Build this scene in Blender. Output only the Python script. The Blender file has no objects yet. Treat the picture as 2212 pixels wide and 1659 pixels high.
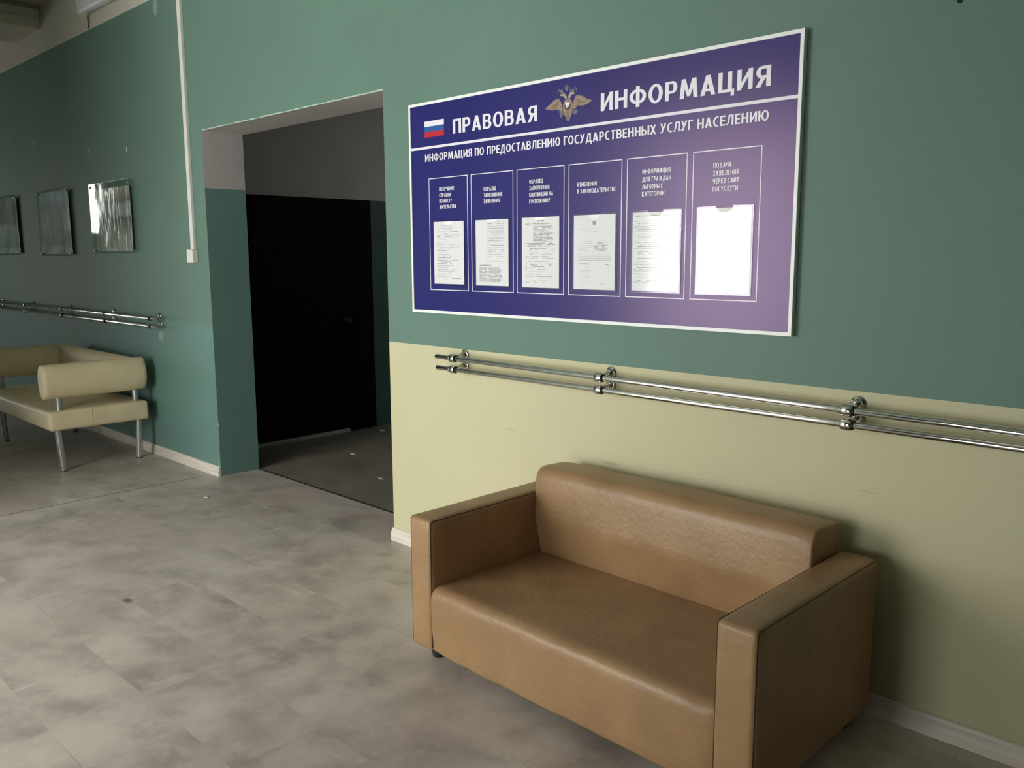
import bpy, bmesh, math, random
from mathutils import Vector, Matrix, noise

random.seed(7)
S = bpy.context.scene
C = S.collection
PI = math.pi

# ------------------------------------------------------------------ camera
cam_d = bpy.data.cameras.new('camera')
cam_d.sensor_width = 36.0
cam_d.sensor_fit = 'HORIZONTAL'
cam_d.lens = 1833.9 / 2212 * 36
cam_d.clip_start = 0.05
cam = bpy.data.objects.new('camera', cam_d)
C.objects.link(cam)
cr = Vector((0.71941056, 0.69457197, -0.00426838))
cu = Vector((-0.10071334, 0.11039129, 0.98877226))
cf = Vector((-0.68724469, 0.71090333, -0.14936933))
cam.matrix_world = Matrix(((cr.x, cu.x, -cf.x, 0.0), (cr.y, cu.y, -cf.y, -2.7),
                           (cr.z, cu.z, -cf.z, 1.49715), (0, 0, 0, 1)))
S.camera = cam

# ------------------------------------------------------------------ daylight and exposure
WORLD_STRENGTH = 1.0
EXPOSURE = 3.53
world = bpy.data.worlds.new('overcast_sky')
S.world = world
world.use_nodes = True
bg = world.node_tree.nodes['Background']
bg.inputs[0].default_value = (1.0, 1.0, 0.965, 1)
bg.inputs[1].default_value = WORLD_STRENGTH
S.view_settings.view_transform = 'Standard'
S.view_settings.look = 'None'
S.view_settings.gamma = 1.0
S.view_settings.use_curve_mapping = False
S.view_settings.exposure = EXPOSURE

ROOM_L, ROOM_R, ROOM_N, CEIL = -16.0, 5.0, -5.0, 3.62
# openings in the window wall (x0, x1, z0, z1) and in the far end wall (y0, y1, z0, z1)
WINS = [(-13.0, -12.1, 0.9, 2.3), (-5.45, -2.77, 0.2, 2.85), (-2.2, -1.2, 0.05, 1.6)]  # first opening is added to lift the dim far left
LOBBY_FILL_WIN = (2.5, 2.8, 1.9, 2.4)      # narrow unseen window added to brighten the lobby, y0, y1, z0, z1 on x = -3.2
END_WINS = [(-4.25, -3.42, 0.3, 1.55), (-3.40, -2.95, 1.9, 2.95)]


def portal(name, loc, rot, sx, sy):
    l = bpy.data.lights.new(name, 'AREA')
    l.shape = 'RECTANGLE'
    l.size, l.size_y = sx, sy
    l.cycles.is_portal = True
    o = bpy.data.objects.new(name, l)
    o.location = loc
    o.rotation_euler = rot
    C.objects.link(o)


for (x0, x1, z0, z1) in WINS:
    portal('daylight_portal', ((x0 + x1) / 2, ROOM_N - 0.2, (z0 + z1) / 2), (PI / 2, 0, 0), x1 - x0, z1 - z0)
portal('daylight_portal', (-3.1, (LOBBY_FILL_WIN[0] + LOBBY_FILL_WIN[1]) / 2, (LOBBY_FILL_WIN[2] + LOBBY_FILL_WIN[3]) / 2), (PI / 2, 0, PI / 2),
       LOBBY_FILL_WIN[1] - LOBBY_FILL_WIN[0], LOBBY_FILL_WIN[3] - LOBBY_FILL_WIN[2])
for (y0, y1, z0, z1) in END_WINS:
    portal('daylight_portal', (ROOM_L - 0.2, (y0 + y1) / 2, (z0 + z1) / 2), (PI / 2, 0, -PI / 2), y1 - y0, z1 - z0)


# ------------------------------------------------------------------ materials
def mat(name, col, rough=0.6, metal=0.0, spec=0.5, var=0.0, vscale=6.0, bump=0.0, bscale=60.0, dirt=None, coat=0.0, stretch=(1, 1, 1)):
    m = bpy.data.materials.new(name)
    m.use_nodes = True
    nt = m.node_tree
    b = nt.nodes['Principled BSDF']
    b.inputs['Base Color'].default_value = (*col, 1)
    b.inputs['Roughness'].default_value = rough
    b.inputs['Metallic'].default_value = metal
    b.inputs['Specular IOR Level'].default_value = spec
    b.inputs['Coat Weight'].default_value = coat
    b.inputs['Coat Roughness'].default_value = 0.15
    geo = nt.nodes.new('ShaderNodeNewGeometry')
    mp = nt.nodes.new('ShaderNodeMapping')
    mp.inputs['Scale'].default_value = stretch
    nt.links.new(geo.outputs['Position'], mp.inputs['Vector'])
    if var:
        n = nt.nodes.new('ShaderNodeTexNoise')
        n.inputs['Scale'].default_value = vscale
        n.inputs['Detail'].default_value = 5
        nt.links.new(mp.outputs[0], n.inputs['Vector'])
        r = nt.nodes.new('ShaderNodeValToRGB')
        lo = dirt if dirt else tuple(c * (1 - var) for c in col)
        hi = tuple(min(1, c * (1 + var)) for c in col)
        r.color_ramp.elements[0].position = 0.3
        r.color_ramp.elements[1].position = 0.7
        r.color_ramp.elements[0].color = (*lo, 1)
        r.color_ramp.elements[1].color = (*hi, 1)
        nt.links.new(n.outputs['Fac'], r.inputs[0])
        nt.links.new(r.outputs[0], b.inputs['Base Color'])
    if bump:
        n2 = nt.nodes.new('ShaderNodeTexNoise')
        n2.inputs['Scale'].default_value = bscale
        n2.inputs['Detail'].default_value = 4
        nt.links.new(mp.outputs[0], n2.inputs['Vector'])
        bp = nt.nodes.new('ShaderNodeBump')
        bp.inputs['Strength'].default_value = bump
        bp.inputs['Distance'].default_value = 0.01
        nt.links.new(n2.outputs['Fac'], bp.inputs['Height'])
        nt.links.new(bp.outputs[0], b.inputs['Normal'])
    return m


def math_node(nt, op, a, b=None, c=None):
    n = nt.nodes.new('ShaderNodeMath')
    n.operation = op
    for i, v in enumerate((a, b, c)):
        if v is None:
            continue
        if isinstance(v, (int, float)):
            n.inputs[i].default_value = v
        else:
            nt.links.new(v, n.inputs[i])
    return n.outputs[0]


def mix_col(nt, fac, a, b):
    n = nt.nodes.new('ShaderNodeMix')
    n.data_type = 'RGBA'
    for sock, v in ((n.inputs[0], fac), (n.inputs[6], a), (n.inputs[7], b)):
        if isinstance(v, (int, float)):
            sock.default_value = v
        elif isinstance(v, tuple):
            sock.default_value = (*v, 1)
        else:
            nt.links.new(v, sock)
    return n.outputs[2]


def tex_noise(nt, vec, scale, detail=4, rough=0.5):
    n = nt.nodes.new('ShaderNodeTexNoise')
    n.inputs['Scale'].default_value = scale
    n.inputs['Detail'].default_value = detail
    n.inputs['Roughness'].default_value = rough
    nt.links.new(vec, n.inputs['Vector'])
    return n.outputs['Fac']


def ramp(nt, fac, stops):
    r = nt.nodes.new('ShaderNodeValToRGB')
    el = r.color_ramp.elements
    while len(el) < len(stops):
        el.new(0.5)
    for e, (p, c) in zip(el, stops):
        e.position = p
        e.color = (*c, 1) if isinstance(c, tuple) else (c, c, c, 1)
    nt.links.new(fac, r.inputs[0])
    return r.outputs[0]


def position(nt):
    g = nt.nodes.new('ShaderNodeNewGeometry')
    s = nt.nodes.new('ShaderNodeSeparateXYZ')
    nt.links.new(g.outputs['Position'], s.inputs[0])
    return g.outputs['Position'], s.outputs


TEAL = (0.122, 0.208, 0.168)
BEIGE = (0.53, 0.505, 0.325)


def paint(name, col, col2, chips=()):
    """rolled wall paint: faint patchiness, roller bump; chips = masks where bare plaster shows"""
    m = mat(name, col, rough=0.5, spec=0.2, bump=0.10, bscale=90)
    nt = m.node_tree
    b = nt.nodes['Principled BSDF']
    vec, sep = position(nt)
    c = ramp(nt, tex_noise(nt, vec, 1.3, 6, 0.6), [(0.3, col), (0.7, col2)])
    for kind, args in chips:
        if kind == 'ellipse':
            cx, cz, rx, rz, cc, strength = args
            dx = math_node(nt, 'DIVIDE', math_node(nt, 'SUBTRACT', sep[0], cx), rx)
            dz = math_node(nt, 'DIVIDE', math_node(nt, 'SUBTRACT', sep[2], cz), rz)
            d = math_node(nt, 'ADD', math_node(nt, 'MULTIPLY', dx, dx), math_node(nt, 'MULTIPLY', dz, dz))
            d = math_node(nt, 'ADD', d, math_node(nt, 'MULTIPLY', tex_noise(nt, vec, 40, 3), 0.9))
            f = ramp(nt, d, [(0.95, strength), (1.0, 0.0)])
            c = mix_col(nt, f, c, cc)
        if kind == 'edge':      # flaked edge of the doorway at x = cx between z0 and z1
            cx, w, z0, z1, cc, thr = args
            dx = math_node(nt, 'ABSOLUTE', math_node(nt, 'SUBTRACT', sep[0], cx))
            nz = tex_noise(nt, vec, 38, 5, 0.75)
            f = math_node(nt, 'LESS_THAN', math_node(nt, 'ADD', dx, math_node(nt, 'MULTIPLY', math_node(nt, 'SUBTRACT', nz, thr), -0.06)), w)
            f = math_node(nt, 'MULTIPLY', f, math_node(nt, 'GREATER_THAN', sep[2], z0))
            f = math_node(nt, 'MULTIPLY', f, math_node(nt, 'LESS_THAN', sep[2], z1))
            f = math_node(nt, 'MULTIPLY', f, math_node(nt, 'LESS_THAN', sep[1], 0.006))
            c = mix_col(nt, f, c, cc)
        if kind == 'lintel':    # bare line along the top of the doorway
            x0, x1, z, w, cc = args
            dz = math_node(nt, 'ABSOLUTE', math_node(nt, 'SUBTRACT', sep[2], z))
            nz = tex_noise(nt, vec, 14, 3, 0.6)
            f = math_node(nt, 'LESS_THAN', math_node(nt, 'ADD', dz, math_node(nt, 'MULTIPLY', math_node(nt, 'SUBTRACT', nz, 0.5), -0.02)), w)
            f = math_node(nt, 'MULTIPLY', f, math_node(nt, 'GREATER_THAN', sep[0], x0))
            f = math_node(nt, 'MULTIPLY', f, math_node(nt, 'LESS_THAN', sep[0], x1))
            c = mix_col(nt, f, c, cc)
    nt.links.new(c, b.inputs['Base Color'])
    return m


M = {}
M['teal'] = paint('teal_paint', TEAL, tuple(c * 1.1 for c in TEAL), [
    ('ellipse', (-5.97, 3.18, 0.05, 0.075, (0.35, 0.45, 0.40), 0.6)),
    ('ellipse', (-6.216, 0.92, 0.05, 0.05, (0.36, 0.47, 0.43), 0.55)),
    ('ellipse', (-0.845, 2.205, 0.012, 0.012, (0.01, 0.012, 0.01), 1.0)),
    ('edge', (-5.405, 0.0015, 0.24, 0.82, (0.78, 0.80, 0.75), 0.62)),
    ('lintel', (-5.40, -3.49, 2.31, 0.004, (0.42, 0.52, 0.46)))])
M['teal_low'] = paint('teal_paint_lower', tuple(c * 1.06 for c in (0.122, 0.218, 0.190)), tuple(c * 1.17 for c in (0.122, 0.218, 0.190)), [
    ('ellipse', (-6.216, 0.92, 0.05, 0.05, (0.36, 0.47, 0.43), 0.55)),
    ('edge', (-5.405, 0.0015, 0.24, 0.82, (0.78, 0.80, 0.75), 0.62))])
M['beige'] = paint('beige_paint', BEIGE, tuple(c * 1.05 for c in BEIGE), [
    ('ellipse', (-2.05, 0.66, 0.05, 0.008, (0.33, 0.31, 0.2), 0.5)),
    ('ellipse', (-2.62, 0.72, 0.06, 0.006, (0.36, 0.34, 0.22), 0.4)),
    ('ellipse', (-1.02, 0.74, 0.04, 0.005, (0.36, 0.34, 0.22), 0.4))])
M['upper'] = paint('beige_plaster', (0.56, 0.54, 0.45), (0.64, 0.61, 0.51))
M['plaster'] = mat('grey_white_plaster', (0.50, 0.48, 0.46), 0.7, var=0.08, vscale=2, bump=0.1, bscale=40)
M['lobby_white'] = mat('lobby_plaster', (0.50, 0.475, 0.445), 0.5, var=0.1, vscale=2, bump=0.1, bscale=40)
M['lobby_green'] = mat('lobby_green_paint', (0.06, 0.115, 0.095), 0.5, var=0.15, vscale=3, bump=0.1)
M['ceiling'] = mat('ceiling_plaster', (0.50, 0.48, 0.43), 0.8, var=0.08, vscale=2, bump=0.15, bscale=30)
M['white_wall'] = mat('dark_green_wall_paint', (0.09, 0.15, 0.12), 0.7, var=0.04)
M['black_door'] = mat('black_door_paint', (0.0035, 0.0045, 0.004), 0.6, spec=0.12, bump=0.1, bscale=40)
M['dark_gap'] = mat('dark_gap', (0.01, 0.01, 0.009), 0.9)
M['skirting'] = mat('whitewashed_wood', (0.66, 0.60, 0.53), 0.55, var=0.14, vscale=9, bump=0.15, bscale=30, stretch=(0.35, 3, 9))
M['leather'] = mat('brown_faux_leather', (0.31, 0.187, 0.090), 0.40, spec=0.45, var=0.13, vscale=6, bump=0.2, bscale=45)
M['seam'] = mat('dark_brown_stitching', (0.05, 0.03, 0.015), 0.7)
M['cream_leather'] = mat('cream_faux_leather', (0.76, 0.64, 0.415), 0.45, spec=0.4, var=0.07, vscale=6, bump=0.10, bscale=50)
M['cream_seam'] = mat('tan_stitching', (0.42, 0.34, 0.20), 0.7)
M['steel'] = mat('grey_painted_steel', (0.46, 0.46, 0.47), 0.36, metal=0.75, bump=0.05, bscale=120)
M['chrome'] = mat('chrome', (0.62, 0.62, 0.60), 0.10, metal=1.0)
M['dark_metal'] = mat('dark_clamp_joint', (0.02, 0.02, 0.02), 0.5, metal=0.5)
M['black_plastic'] = mat('black_plastic', (0.018, 0.02, 0.02), 0.5, bump=0.05)
M['white_plastic'] = mat('white_plastic', (0.72, 0.72, 0.66), 0.4, var=0.03)
M['lamp_white'] = mat('frosted_white_diffuser', (0.75, 0.74, 0.76), 0.4, var=0.02)
M['cable'] = mat('brown_cable', (0.12, 0.10, 0.05), 0.6)
M['navy'] = mat('navy_board_print', (0.022, 0.024, 0.150), 0.26, spec=0.45, var=0.06, vscale=3, bump=0.02, bscale=9)
M['navy'].node_tree.nodes['Principled BSDF'].inputs['Specular Tint'].default_value = (1.0, 0.70, 0.86, 1)
M['print_white'] = mat('white_board_print', (0.78, 0.77, 0.83), 0.34, spec=0.5)
M['print_blue'] = mat('flag_blue_print', (0.03, 0.10, 0.33), 0.32, spec=0.6)
M['print_red'] = mat('flag_red_print', (0.50, 0.02, 0.03), 0.32, spec=0.6)
M['frame_white'] = mat('white_aluminium_frame', (0.84, 0.86, 0.83), 0.35)
M['gold'] = mat('golden_brown_print', (0.27, 0.19, 0.13), 0.4, var=0.35, vscale=45, stretch=(1, 1, 2.5))
M['gold_pale'] = mat('pale_gold_print', (0.38, 0.33, 0.27), 0.4, var=0.2, vscale=60)
M['gold_dull'] = mat('dull_gold_print', (0.13, 0.115, 0.17), 0.4, var=0.25, vscale=80)
M['maroon'] = mat('maroon_print', (0.075, 0.02, 0.025), 0.4)
M['paper'] = mat('white_paper', (0.90, 0.90, 0.88), 0.7, spec=0.3, var=0.01)
M['ink'] = mat('grey_ink', (0.36, 0.36, 0.35), 0.8)
M['ink_pale'] = mat('pale_grey_ink', (0.58, 0.58, 0.57), 0.8)
M['flake'] = mat('pale_plaster_flake', (0.5, 0.48, 0.43), 0.8)
M['window_frame'] = mat('white_window_frame', (0.7, 0.7, 0.68), 0.5)


def clear_sheet(name, tint, ior=1.49, rough=0.03, wave=0.0):
    m = bpy.data.materials.new(name)
    m.use_nodes = True
    nt = m.node_tree
    nt.nodes.remove(nt.nodes['Principled BSDF'])
    out = nt.nodes['Material Output']
    tr = nt.nodes.new('ShaderNodeBsdfTransparent')
    tr.inputs[0].default_value = (*tint, 1)
    gl = nt.nodes.new('ShaderNodeBsdfGlossy')
    gl.inputs['Roughness'].default_value = rough
    lw = nt.nodes.new('ShaderNodeLayerWeight')
    lw.inputs['Blend'].default_value = 0.5
    fz = math_node(nt, 'POWER', lw.outputs['Facing'], 5.0)
    fz = math_node(nt, 'ADD', math_node(nt, 'MULTIPLY', fz, 0.955), 0.045)
    mx = nt.nodes.new('ShaderNodeMixShader')
    nt.links.new(fz, mx.inputs[0])
    nt.links.new(tr.outputs[0], mx.inputs[1])
    nt.links.new(gl.outputs[0], mx.inputs[2])
    nt.links.new(mx.outputs[0], out.inputs['Surface'])
    if wave:
        vec, sep = position(nt)
        bp = nt.nodes.new('ShaderNodeBump')
        bp.inputs['Strength'].default_value = wave
        bp.inputs['Distance'].default_value = 0.02
        nt.links.new(tex_noise(nt, vec, 5, 2), bp.inputs['Height'])
        nt.links.new(bp.outputs[0], gl.inputs['Normal'])
        nt.links.new(bp.outputs[0], lw.inputs['Normal'])
    return m


M['acrylic'] = clear_sheet('clear_acrylic', (0.97, 0.97, 0.98), 1.49, 0.09)
M['acrylic_edge'] = clear_sheet('clear_acrylic_sheet', (0.93, 0.96, 0.94), 1.49, 0.04, 0.05)


def floor_material(name, dark, light, warm, tiles=True):
    m = mat(name, dark, rough=0.36, spec=0.4)
    nt = m.node_tree
    b = nt.nodes['Principled BSDF']
    raw, sep = position(nt)
    vec = raw
    if tiles:       # printed stone tiles: each one carries its own piece of the cloudy print
        mpt = nt.nodes.new('ShaderNodeMapping')
        mpt.inputs['Location'].default_value = (2.21, 1.31, 0)
        nt.links.new(raw, mpt.inputs['Vector'])
        bt = nt.nodes.new('ShaderNodeTexBrick')
        bt.offset = 0.5
        for k, v in (('Scale', 1.0), ('Brick Width', 0.61), ('Row Height', 0.305), ('Mortar Size', 0.0), ('Bias', 0.0)):
            bt.inputs[k].default_value = v
        bt.inputs['Color1'].default_value = (0, 0, 0, 1)
        bt.inputs['Color2'].default_value = (1, 1, 1, 1)
        nt.links.new(mpt.outputs[0], bt.inputs['Vector'])
        cz = nt.nodes.new('ShaderNodeCombineXYZ')
        nt.links.new(math_node(nt, 'MULTIPLY', bt.outputs['Color'], 0.35), cz.inputs[2])
        va = nt.nodes.new('ShaderNodeVectorMath')
        va.operation = 'ADD'
        nt.links.new(raw, va.inputs[0])
        nt.links.new(cz.outputs[0], va.inputs[1])
        vec = va.outputs[0]
    n1 = tex_noise(nt, vec, 3.2, 8, 0.6)
    n2 = tex_noise(nt, vec, 8.0, 8, 0.62)
    n3 = tex_noise(nt, vec, 2.0, 4, 0.5)
    c = ramp(nt, n1, [(0.36, dark), (0.64, light)])
    c = mix_col(nt, math_node(nt, 'MULTIPLY', ramp(nt, n3, [(0.45, 0.0), (0.62, 1.0)]), 0.6), c, warm)
    c2 = mix_col(nt, ramp(nt, n2, [(0.48, 0.0), (0.60, 0.45)]), c, light)
    c2 = mix_col(nt, ramp(nt, tex_noise(nt, vec, 6.5, 8, 0.66), [(0.35, 0.33), (0.46, 0.0)]), c2, tuple(v * 0.68 for v in dark))
    if tiles:
        mp = nt.nodes.new('ShaderNodeMapping')
        mp.inputs['Location'].default_value = (2.21, 1.31, 0)
        nt.links.new(raw, mp.inputs['Vector'])
        br = nt.nodes.new('ShaderNodeTexBrick')
        br.offset = 0.5
        br.inputs['Scale'].default_value = 1.0
        br.inputs['Brick Width'].default_value = 0.61
        br.inputs['Row Height'].default_value = 0.305
        br.inputs['Mortar Size'].default_value = 0.0016
        br.inputs['Mortar Smooth'].default_value = 0.3
        br.inputs['Bias'].default_value = 0.0
        br.inputs['Color1'].default_value = (0.0, 0.0, 0.0, 1)
        br.inputs['Color2'].default_value = (1.0, 1.0, 1.0, 1)
        br.inputs['Mortar'].default_value = (0.5, 0.5, 0.5, 1)
        nt.links.new(mp.outputs[0], br.inputs['Vector'])
        # every printed tile shifts the cloudy pattern a little
        c2 = mix_col(nt, math_node(nt, 'MULTIPLY', br.outputs['Color'], 0.12), c2, light)
        nzl = ramp(nt, tex_noise(nt, vec, 3.3, 3), [(0.45, 0.05), (0.66, 0.5)])
        c2 = mix_col(nt, math_node(nt, 'MULTIPLY', br.outputs['Fac'], nzl), c2, tuple(v * 0.45 for v in dark))
        # pale worn veins along some joints
        mp2 = nt.nodes.new('ShaderNodeMapping')
        mp2.inputs['Location'].default_value = (2.21, 1.31, 0)
        nt.links.new(raw, mp2.inputs['Vector'])
        br2 = nt.nodes.new('ShaderNodeTexBrick')
        br2.offset = 0.5
        for k, v in (('Scale', 1.0), ('Brick Width', 0.61), ('Row Height', 0.305), ('Mortar Size', 0.016), ('Mortar Smooth', 0.8)):
            br2.inputs[k].default_value = v
        wob = nt.nodes.new('ShaderNodeVectorMath')
        wob.operation = 'MULTIPLY_ADD'
        tn = nt.nodes.new('ShaderNodeTexNoise')
        tn.inputs['Scale'].default_value = 4
        nt.links.new(raw, tn.inputs['Vector'])
        nt.links.new(tn.outputs['Color'], wob.inputs[0])
        wob.inputs[1].default_value = (0.12, 0.12, 0)
        nt.links.new(mp2.outputs[0], wob.inputs[2])
        nt.links.new(wob.outputs[0], br2.inputs['Vector'])
        vein = math_node(nt, 'MULTIPLY', br2.outputs['Fac'], ramp(nt, tex_noise(nt, vec, 2.6, 4), [(0.58, 0.0), (0.72, 0.5)]))
        c2 = mix_col(nt, vein, c2, tuple(min(1, v * 1.25) for v in light))
        # welded seams between the vinyl sheets
        for sx, y0, y1 in ((-5.505, -1.9, -0.12), (-7.3, -3.0, -0.05)):
            d = math_node(nt, 'ABSOLUTE', math_node(nt, 'SUBTRACT', sep[0], sx))
            f = math_node(nt, 'LESS_THAN', d, 0.007)
            f = math_node(nt, 'MULTIPLY', f, math_node(nt, 'GREATER_THAN', sep[1], y0))
            f = math_node(nt, 'MULTIPLY', f, math_node(nt, 'LESS_THAN', sep[1], y1))
            c2 = mix_col(nt, math_node(nt, 'MULTIPLY', f, 0.75), c2, (0.09, 0.085, 0.075))
        # one dark scuff
        dx = math_node(nt, 'DIVIDE', math_node(nt, 'ADD', sep[0], 3.70), 0.035)
        dy = math_node(nt, 'DIVIDE', math_node(nt, 'ADD', sep[1], 1.32), 0.022)
        d = math_node(nt, 'ADD', math_node(nt, 'MULTIPLY', dx, dx), math_node(nt, 'MULTIPLY', dy, dy))
        c2 = mix_col(nt, ramp(nt, d, [(0.3, 0.7), (1.0, 0.0)]), c2, (0.06, 0.06, 0.055))
    else:
        c2 = mix_col(nt, ramp(nt, tex_noise(nt, vec, 9, 5, 0.7), [(0.66, 0.0), (0.72, 0.6)]), c2, (0.5, 0.48, 0.43))
    nt.links.new(c2, b.inputs['Base Color'])
    rr = math_node(nt, 'ADD', math_node(nt, 'MULTIPLY', n2, 0.25), 0.30)
    nt.links.new(rr, b.inputs['Roughness'])
    return m


M['floor'] = floor_material('grey_vinyl_stone_tiles', (0.350, 0.308, 0.268), (0.585, 0.530, 0.470), (0.50, 0.410, 0.36))
M['floor_lobby'] = floor_material('dirty_brown_lino', (0.21, 0.185, 0.15), (0.28, 0.25, 0.205), (0.20, 0.17, 0.135), tiles=False)


def photo_material(name, stops, streak, bright, z0, z1, wave, scale=16.0, gloss=0.8, rough=0.12):
    """a crumpled glossy group photograph: bands of colour with upright figures"""
    m = mat(name, (0.2, 0.2, 0.2), rough=rough, spec=gloss)
    nt = m.node_tree
    b = nt.nodes['Principled BSDF']
    vec, sep = position(nt)
    mp = nt.nodes.new('ShaderNodeMapping')
    mp.inputs['Scale'].default_value = (1, 1, 0.22)
    nt.links.new(vec, mp.inputs['Vector'])
    up = math_node(nt, 'DIVIDE', math_node(nt, 'SUBTRACT', sep[2], z0), z1 - z0)
    up = math_node(nt, 'ADD', up, math_node(nt, 'MULTIPLY', math_node(nt, 'SUBTRACT', tex_noise(nt, vec, 11, 3), 0.5), 0.16))
    c = ramp(nt, up, stops)
    f = ramp(nt, tex_noise(nt, mp.outputs[0], scale, 4, 0.6), [(0.42, 0.0), (0.6, 1.0)])
    c = mix_col(nt, math_node(nt, 'MULTIPLY', f, 0.55), c, streak)
    f2 = ramp(nt, tex_noise(nt, mp.outputs[0], scale * 0.8, 3, 0.5), [(0.57, 0.0), (0.68, 1.0)])
    f2 = math_node(nt, 'MULTIPLY', f2, ramp(nt, up, [(0.1, 1.0), (0.75, 0.3)]))
    c = mix_col(nt, math_node(nt, 'MULTIPLY', f2, 0.7), c, bright)
    nt.links.new(c, b.inputs['Base Color'])
    bp = nt.nodes.new('ShaderNodeBump')
    bp.inputs['Strength'].default_value = wave
    bp.inputs['Distance'].default_value = 0.05
    nt.links.new(tex_noise(nt, mp.outputs[0], 7, 2), bp.inputs['Height'])
    nt.links.new(bp.outputs[0], b.inputs['Normal'])
    return m


# ------------------------------------------------------------------ object helpers
def link(name, bm, m, parent=None, smooth=None, loc=None):
    me = bpy.data.meshes.new(name)
    bmesh.ops.recalc_face_normals(bm, faces=bm.faces)
    bm.to_mesh(me)
    bm.free()
    for mm in (m if isinstance(m, (list, tuple)) else [m]):
        me.materials.append(mm)
    if smooth is not None:
        for p in me.polygons:
            p.use_smooth = True
        me.set_sharp_from_angle(angle=math.radians(smooth))
    o = bpy.data.objects.new(name, me)
    C.objects.link(o)
    if parent is not None:
        o.parent = parent
    if loc:
        o.location = loc
    return o


def struct(name, bm, m, parent=None, smooth=None):
    o = link(name, bm, m, parent, smooth)
    o['kind'] = 'structure'
    return o


def thing(name, label, cat, loc=(0, 0, 0), rz=0.0, group=None):
    o = bpy.data.objects.new(name, None)
    o.empty_display_size = 0.1
    o.location = loc
    o.rotation_euler = (0, 0, rz)
    o['label'] = label
    o['category'] = cat
    if group:
        o['group'] = group
    C.objects.link(o)
    return o


def tag(o, label, cat, group=None):
    o['label'] = label
    o['category'] = cat
    if group:
        o['group'] = group
    return o


def box(bm, x0, x1, y0, y1, z0, z1, bevel=0.0, seg=2):
    r = bmesh.ops.create_cube(bm, size=1.0)
    for v in r['verts']:
        v.co = Vector(((x0 + x1) / 2 + v.co.x * (x1 - x0), (y0 + y1) / 2 + v.co.y * (y1 - y0), (z0 + z1) / 2 + v.co.z * (z1 - z0)))
    if bevel:
        es = list({e for v in r['verts'] for e in v.link_edges})
        bmesh.ops.bevel(bm, geom=es, offset=bevel, segments=seg, profile=0.5, affect='EDGES')


def quad(bm, pts, mi=0):
    f = bm.faces.new([bm.verts.new(p) for p in pts])
    f.material_index = mi
    return f


def tube(bm, p0, p1, r0, r1=None, n=20, caps=True):
    """round bar from p0 to p1"""
    r1 = r0 if r1 is None else r1
    p0, p1 = Vector(p0), Vector(p1)
    d = (p1 - p0).normalized()
    a = d.orthogonal().normalized()
    b = d.cross(a)
    A = [bm.verts.new(p0 + (a * math.cos(t) + b * math.sin(t)) * r0) for t in [2 * PI * i / n for i in range(n)]]
    B = [bm.verts.new(p1 + (a * math.cos(t) + b * math.sin(t)) * r1) for t in [2 * PI * i / n for i in range(n)]]
    for i in range(n):
        bm.faces.new((A[i], A[(i + 1) % n], B[(i + 1) % n], B[i]))
    if caps:
        bm.faces.new(A)
        bm.faces.new(B)


def lathe(bm, prof, p0, d, n=24):
    """profile of (distance along d, radius) turned about the axis through p0"""
    p0, d = Vector(p0), Vector(d).normalized()
    a = d.orthogonal().normalized()
    b = d.cross(a)
    rings = []
    for h, r in prof:
        rings.append([bm.verts.new(p0 + d * h + (a * math.cos(t) + b * math.sin(t)) * r) for t in [2 * PI * i / n for i in range(n)]])
    for A, B in zip(rings, rings[1:]):
        for i in range(n):
            bm.faces.new((A[i], A[(i + 1) % n], B[(i + 1) % n], B[i]))
    bm.faces.new(rings[0])
    bm.faces.new(rings[-1])


def spaced(h, r, n, k=4):
    a = [-h + r * (1 - math.cos(PI / 2 * i / k)) for i in range(k + 1)]
    inner = [-h + r + (2 * h - 2 * r) * i / n for i in range(1, n)]
    return a + inner + [-v for v in reversed(a)]


def cushion(bm, x0, x1, y0, y1, z0, z1, r=0.03, n=10, bulge=(0, 0, 0, 0, 0, 0), wrinkle=0.0, seed=0, rs=None):
    """upholstered block: rounded edges, faces that swell (bulge: -x,+x,-y,+y,-z,+z), small sags"""
    c = Vector(((x0 + x1) / 2, (y0 + y1) / 2, (z0 + z1) / 2))
    h = Vector(((x1 - x0) / 2, (y1 - y0) / 2, (z1 - z0) / 2))
    g = [spaced(h[i], r, n) for i in range(3)]

    def place(q):
        inner = Vector([max(-(h[i] - r), min(h[i] - r, q[i])) for i in range(3)])
        d = q - inner
        p = inner + d.normalized() * r if d.length > 1e-9 else q.copy()
        nrm = d.normalized() if d.length > 1e-9 else Vector((0, 0, 0))
        u = [max(0.0, 1 - (p[i] / h[i]) ** 2) for i in range(3)]
        for i in range(3):
            j, k = (i + 1) % 3, (i + 2) % 3
            w = math.sqrt(u[j] * u[k])
            bl = bulge[2 * i + (1 if nrm[i] > 0 else 0)]
            p[i] += nrm[i] * bl * w
        if wrinkle:
            t = (c + p) * 7 + Vector((seed * 3.1, seed * 1.7, seed))
            p += nrm * wrinkle * (noise.noise(t) + 0.5 * noise.noise(t * 2.7))
        return c + p
    for i in range(3):
        j, k = (i + 1) % 3, (i + 2) % 3
        for s in (-1, 1):
            rows = []
            for a in g[j]:
                row = []
                for b in g[k]:
                    q = Vector((0, 0, 0))
                    q[i], q[j], q[k] = s * h[i], a, b
                    row.append(bm.verts.new(place(q)))
                rows.append(row)
            for A, B in zip(rows, rows[1:]):
                for m_ in range(len(A) - 1):
                    bm.faces.new((A[m_], A[m_ + 1], B[m_ + 1], B[m_]))
    bmesh.ops.remove_doubles(bm, verts=bm.verts, dist=1e-5)


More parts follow.
